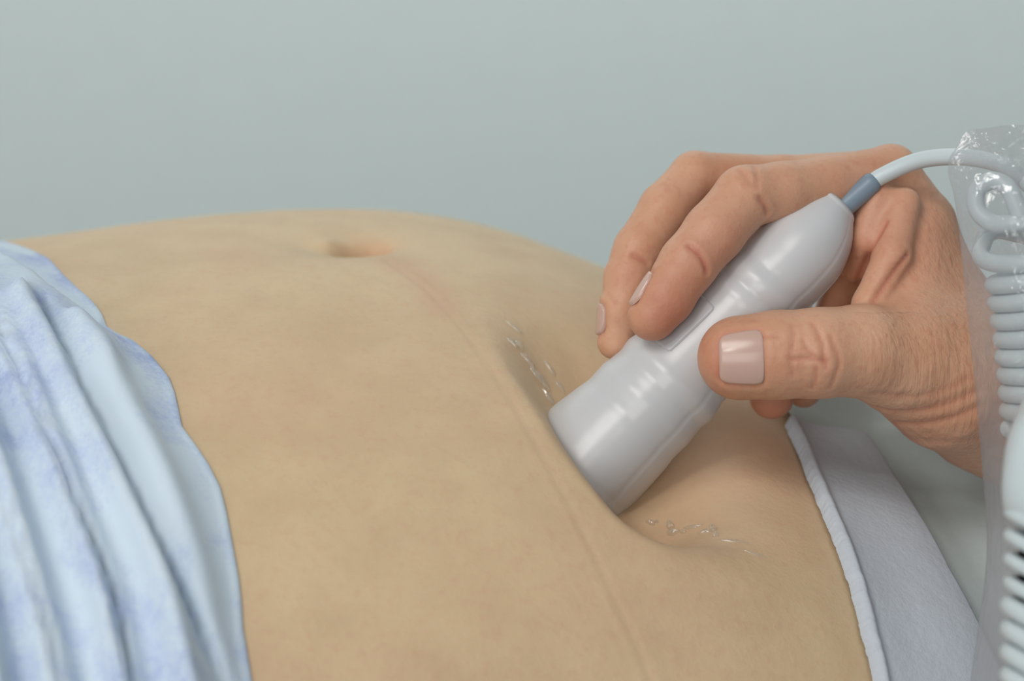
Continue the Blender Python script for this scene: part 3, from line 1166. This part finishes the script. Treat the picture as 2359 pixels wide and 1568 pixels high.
ph = np.linspace(0.02, 2.9, 260)
er = np.interp(ph, np.r_[-0.3, rp_, rp_[-1] + 0.5, 3.2], np.r_[ra_[0] + 0.01, ra_, ra_[-1] + 0.015, ra_[-1] + 0.04]) - 0.012
wq_ = sstep(ph, lp[-1] - 0.10, lp[-1] - 0.01)
er = er * (1 - wq_) + (la[-1] + 0.003 + 0.07 * sstep(ph, lp[-1] + 0.12, lp[-1] + 0.6)) * wq_
sheet = drape('bed_sheet', ph, er, np.full(len(ph), 0.34), 160, sheet_lift, M['sheet'])
tag(sheet, 'white cotton sheet over the hips below the wrist', 'sheet')


def towel_lift(D, Ug, b0):
    rim = 0.0013 * np.exp(-((D - 0.0012) / 0.0011) ** 2)
    return (0.0034 + rim + 0.0022 * sstep(Ug, 0.2, 0.95) + 0.0008 * vnoise(b0, 110, 8) * sstep(D, 0.002, 0.02) - 0.0030 * (D <= 1e-6)) - 0.003 * sstep(Ug, 0.96, 1.0)


ph2 = np.linspace(min(lp[0], rp_[0]) - 0.05, lp[-1] - 0.01, 300)
jg = 0.00006 * np.cumsum(rng.normal(size=len(ph2)))
jg = jg - np.linspace(jg[0], jg[-1], len(jg)) + 0.00004 * rng.normal(size=len(ph2))
el = np.interp(ph2, lp, la)
towel = drape('paper_towel', ph2, el, np.maximum(np.interp(ph2, rp_, ra_) - el, 0.012), 70, towel_lift, M['paper'], jg)
tag(towel, 'white paper towel tucked along the hip beside the bare skin', 'paper towel')


# ------------------------------------------------------------------ gel
def gel(name, blobs, label):
    """low wet drops and streaks on the skin: (px, py, half length, half width, angle, height mm)"""
    Vs, Fs, n0 = [], [], 0
    nr, na = 9, 22
    for (px, py, hl, hw, ang, hgt) in blobs:
        p0, n = cast(body_bvh, px, py)
        if n @ FWD > 0:
            n = -n
        d = np.linalg.norm(p0 - CAM)
        ca, sa = math.cos(math.radians(ang)), math.sin(math.radians(ang))
        e1 = RIGHT * ca - UP * sa
        e1 = e1 - n * (e1 @ n)
        e1 /= np.linalg.norm(e1)
        e2 = np.cross(n, e1)
        V = []
        for i in range(nr):
            rr = math.sin(0.5 * math.pi * i / (nr - 1))
            for k in range(na):
                th = 2 * math.pi * k / na
                wob = 1 + 0.16 * math.sin(3 * th + px) + 0.10 * math.sin(5 * th + py)
                q = p0 + (e1 * math.cos(th) * hl + e2 * math.sin(th) * hw) * rr * wob * d / FPX
                h = body_bvh.find_nearest(Vector(q))
                nn_ = np.array(h[1])
                if nn_ @ FWD > 0:
                    nn_ = -nn_
                V.append(np.array(h[0]) + nn_ * (hgt * 0.65e-3 * math.sqrt(max(0, 1 - rr * rr)) * (1 + 0.2 * math.sin(2 * th + px * rr)) - 0.0002 * (rr > 0.99)))
        Vs += V
        Fs += [tuple(int(x) + n0 for x in f) for f in grid_faces(nr, na, True)]
        n0 += nr * na
    return tag(mesh_obj(name, np.array(Vs), Fs, M['gel']), label, 'gel')


gel('ultrasound_gel', [(1500, 1204, 12, 7, 30, 1.3), (1513, 1202, 4, 4, 0, 1.2), (1545, 1212, 13, 9, 60, 2.4), (1552, 1228, 17, 8, 20, 2.0), (1575, 1226, 8, 5, 30, 1.2),
                       (1596, 1214, 22, 6, 25, 0.8), (1625, 1226, 16, 7, 25, 1.2), (1643, 1222, 11, 8, 70, 2.6), (1648, 1235, 7, 5, 0, 1.8),
                       (1690, 1246, 34, 5, 20, 0.6), (1740, 1276, 26, 4, 35, 0.5)],
    'clear gel beads in the skin fold below the probe tip')
gel('ultrasound_gel', [(1178, 790, 16, 5, 60, 1.5), (1194, 796, 16, 6, 55, 1.6), (1186, 755, 26, 5, 55, 0.8), (1215, 832, 26, 7, 58, 1.4), (1232, 862, 24, 6, 62, 1.2),
                       (1250, 880, 24, 7, 68, 1.3), (1262, 915, 22, 7, 70, 1.2), (1268, 850, 24, 6, 72, 0.8), (1290, 890, 20, 6, 75, 0.8)],
    'clear gel smear on the belly left of the probe head')

# ------------------------------------------------------------------ plastic bag round the coiled cable
BL = np.array([(2262, 296), (2228, 302), (2206, 335), (2186, 368), (2184, 392), (2196, 445), (2208, 520), (2218, 620), (2230, 740), (2243, 860), (2254, 980), (2263, 1080), (2271, 1180), (2273, 1260),
               (2266, 1350), (2252, 1450), (2236, 1560), (2222, 1680)], float)
NY, NX = 420, 190
bl = smooth_path(BL, NY)
yy = bl[:, 1]
dc = np.interp(yy, [296, 600, 900, 1050, 1250, 1700], [0.562, 0.561, 0.560, 0.556, 0.553, 0.550])
hw_f = np.interp(yy, [296, 320, 400, 500, 800, 900, 1000, 1100, 1300, 1700], [0.0004, 0.002, 0.009, 0.0165, 0.018, 0.030, 0.052, 0.070, 0.070, 0.072])
hw_b = np.interp(yy, [296, 320, 400, 500, 800, 1700], [0.0004, 0.002, 0.008, 0.0155, 0.0165, 0.0165])
wb = np.linspace(0, 1, NX)
XR = 2660
YG, WG = np.meshgrid(np.arange(NY), wb, indexing='ij')
bulge = np.sin(math.pi * WG).clip(0) ** 0.75
pxx = bl[YG, 0] + (XR - bl[YG, 0]) * WG
pyy = yy[YG] - np.where(YG < 18, (18 - YG) / 18 * 9 * np.sin(7 * WG), 0)
# where the film is most crumpled: round the mouth, the loop and the side of the coil
crum = (0.14 + 1.0 * np.exp(-((pxx - 2352) / 55) ** 2 - ((pyy - 350) / 70) ** 2) + 1.0 * np.exp(-((pxx - 2265) / 45) ** 2 - ((pyy - 425) / 35) ** 2)
        + 0.9 * np.exp(-((pxx - 2330) / 45) ** 2 - ((pyy - 525) / 30) ** 2) + 1.0 * np.exp(-((pxx - 2285) / 18) ** 2 - ((pyy - 815) / 60) ** 2))
sheets = []
for sgn, hw_ in ((-1, hw_f), (1, hw_b)):
    dd_ = dc[YG] + sgn * bulge * hw_[YG]
    V = CAM + dd_[..., None] * (FWD + RIGHT * ((pxx - IW / 2) / FPX)[..., None] - UP * ((pyy - IH / 2) / FPX)[..., None])
    P_ = V.reshape(-1, 3)
    rid = (1 - np.abs(vnoise(P_, 700, 21 + sgn))).clip(0) ** 2 * 0.0009 + (1 - np.abs(vnoise(P_, 1500, 31 + sgn))).clip(0) ** 2 * 0.0004
    nz_ = vnoise(P_, 300, 11 + sgn) * 0.0005
    V = V + (FWD * sgn)[None, None] * ((nz_ + rid * crum.ravel()).reshape(NY, NX) * np.sin(math.pi * WG).clip(0) ** 0.4)[..., None]
    sheets.append(V.reshape(-1, 3))
F0 = grid_faces(NY, NX)
hz = np.repeat(sstep(yy, 900, 1150), NX)
bag = mesh_obj('plastic_bag', np.concatenate(sheets), np.concatenate([F0, F0[:, ::-1] + NY * NX]), M['film'], attrs={'haze': np.r_[hz, hz]})
tag(bag, 'crinkled clear plastic bag holding the coiled cable at the right edge', 'plastic bag')
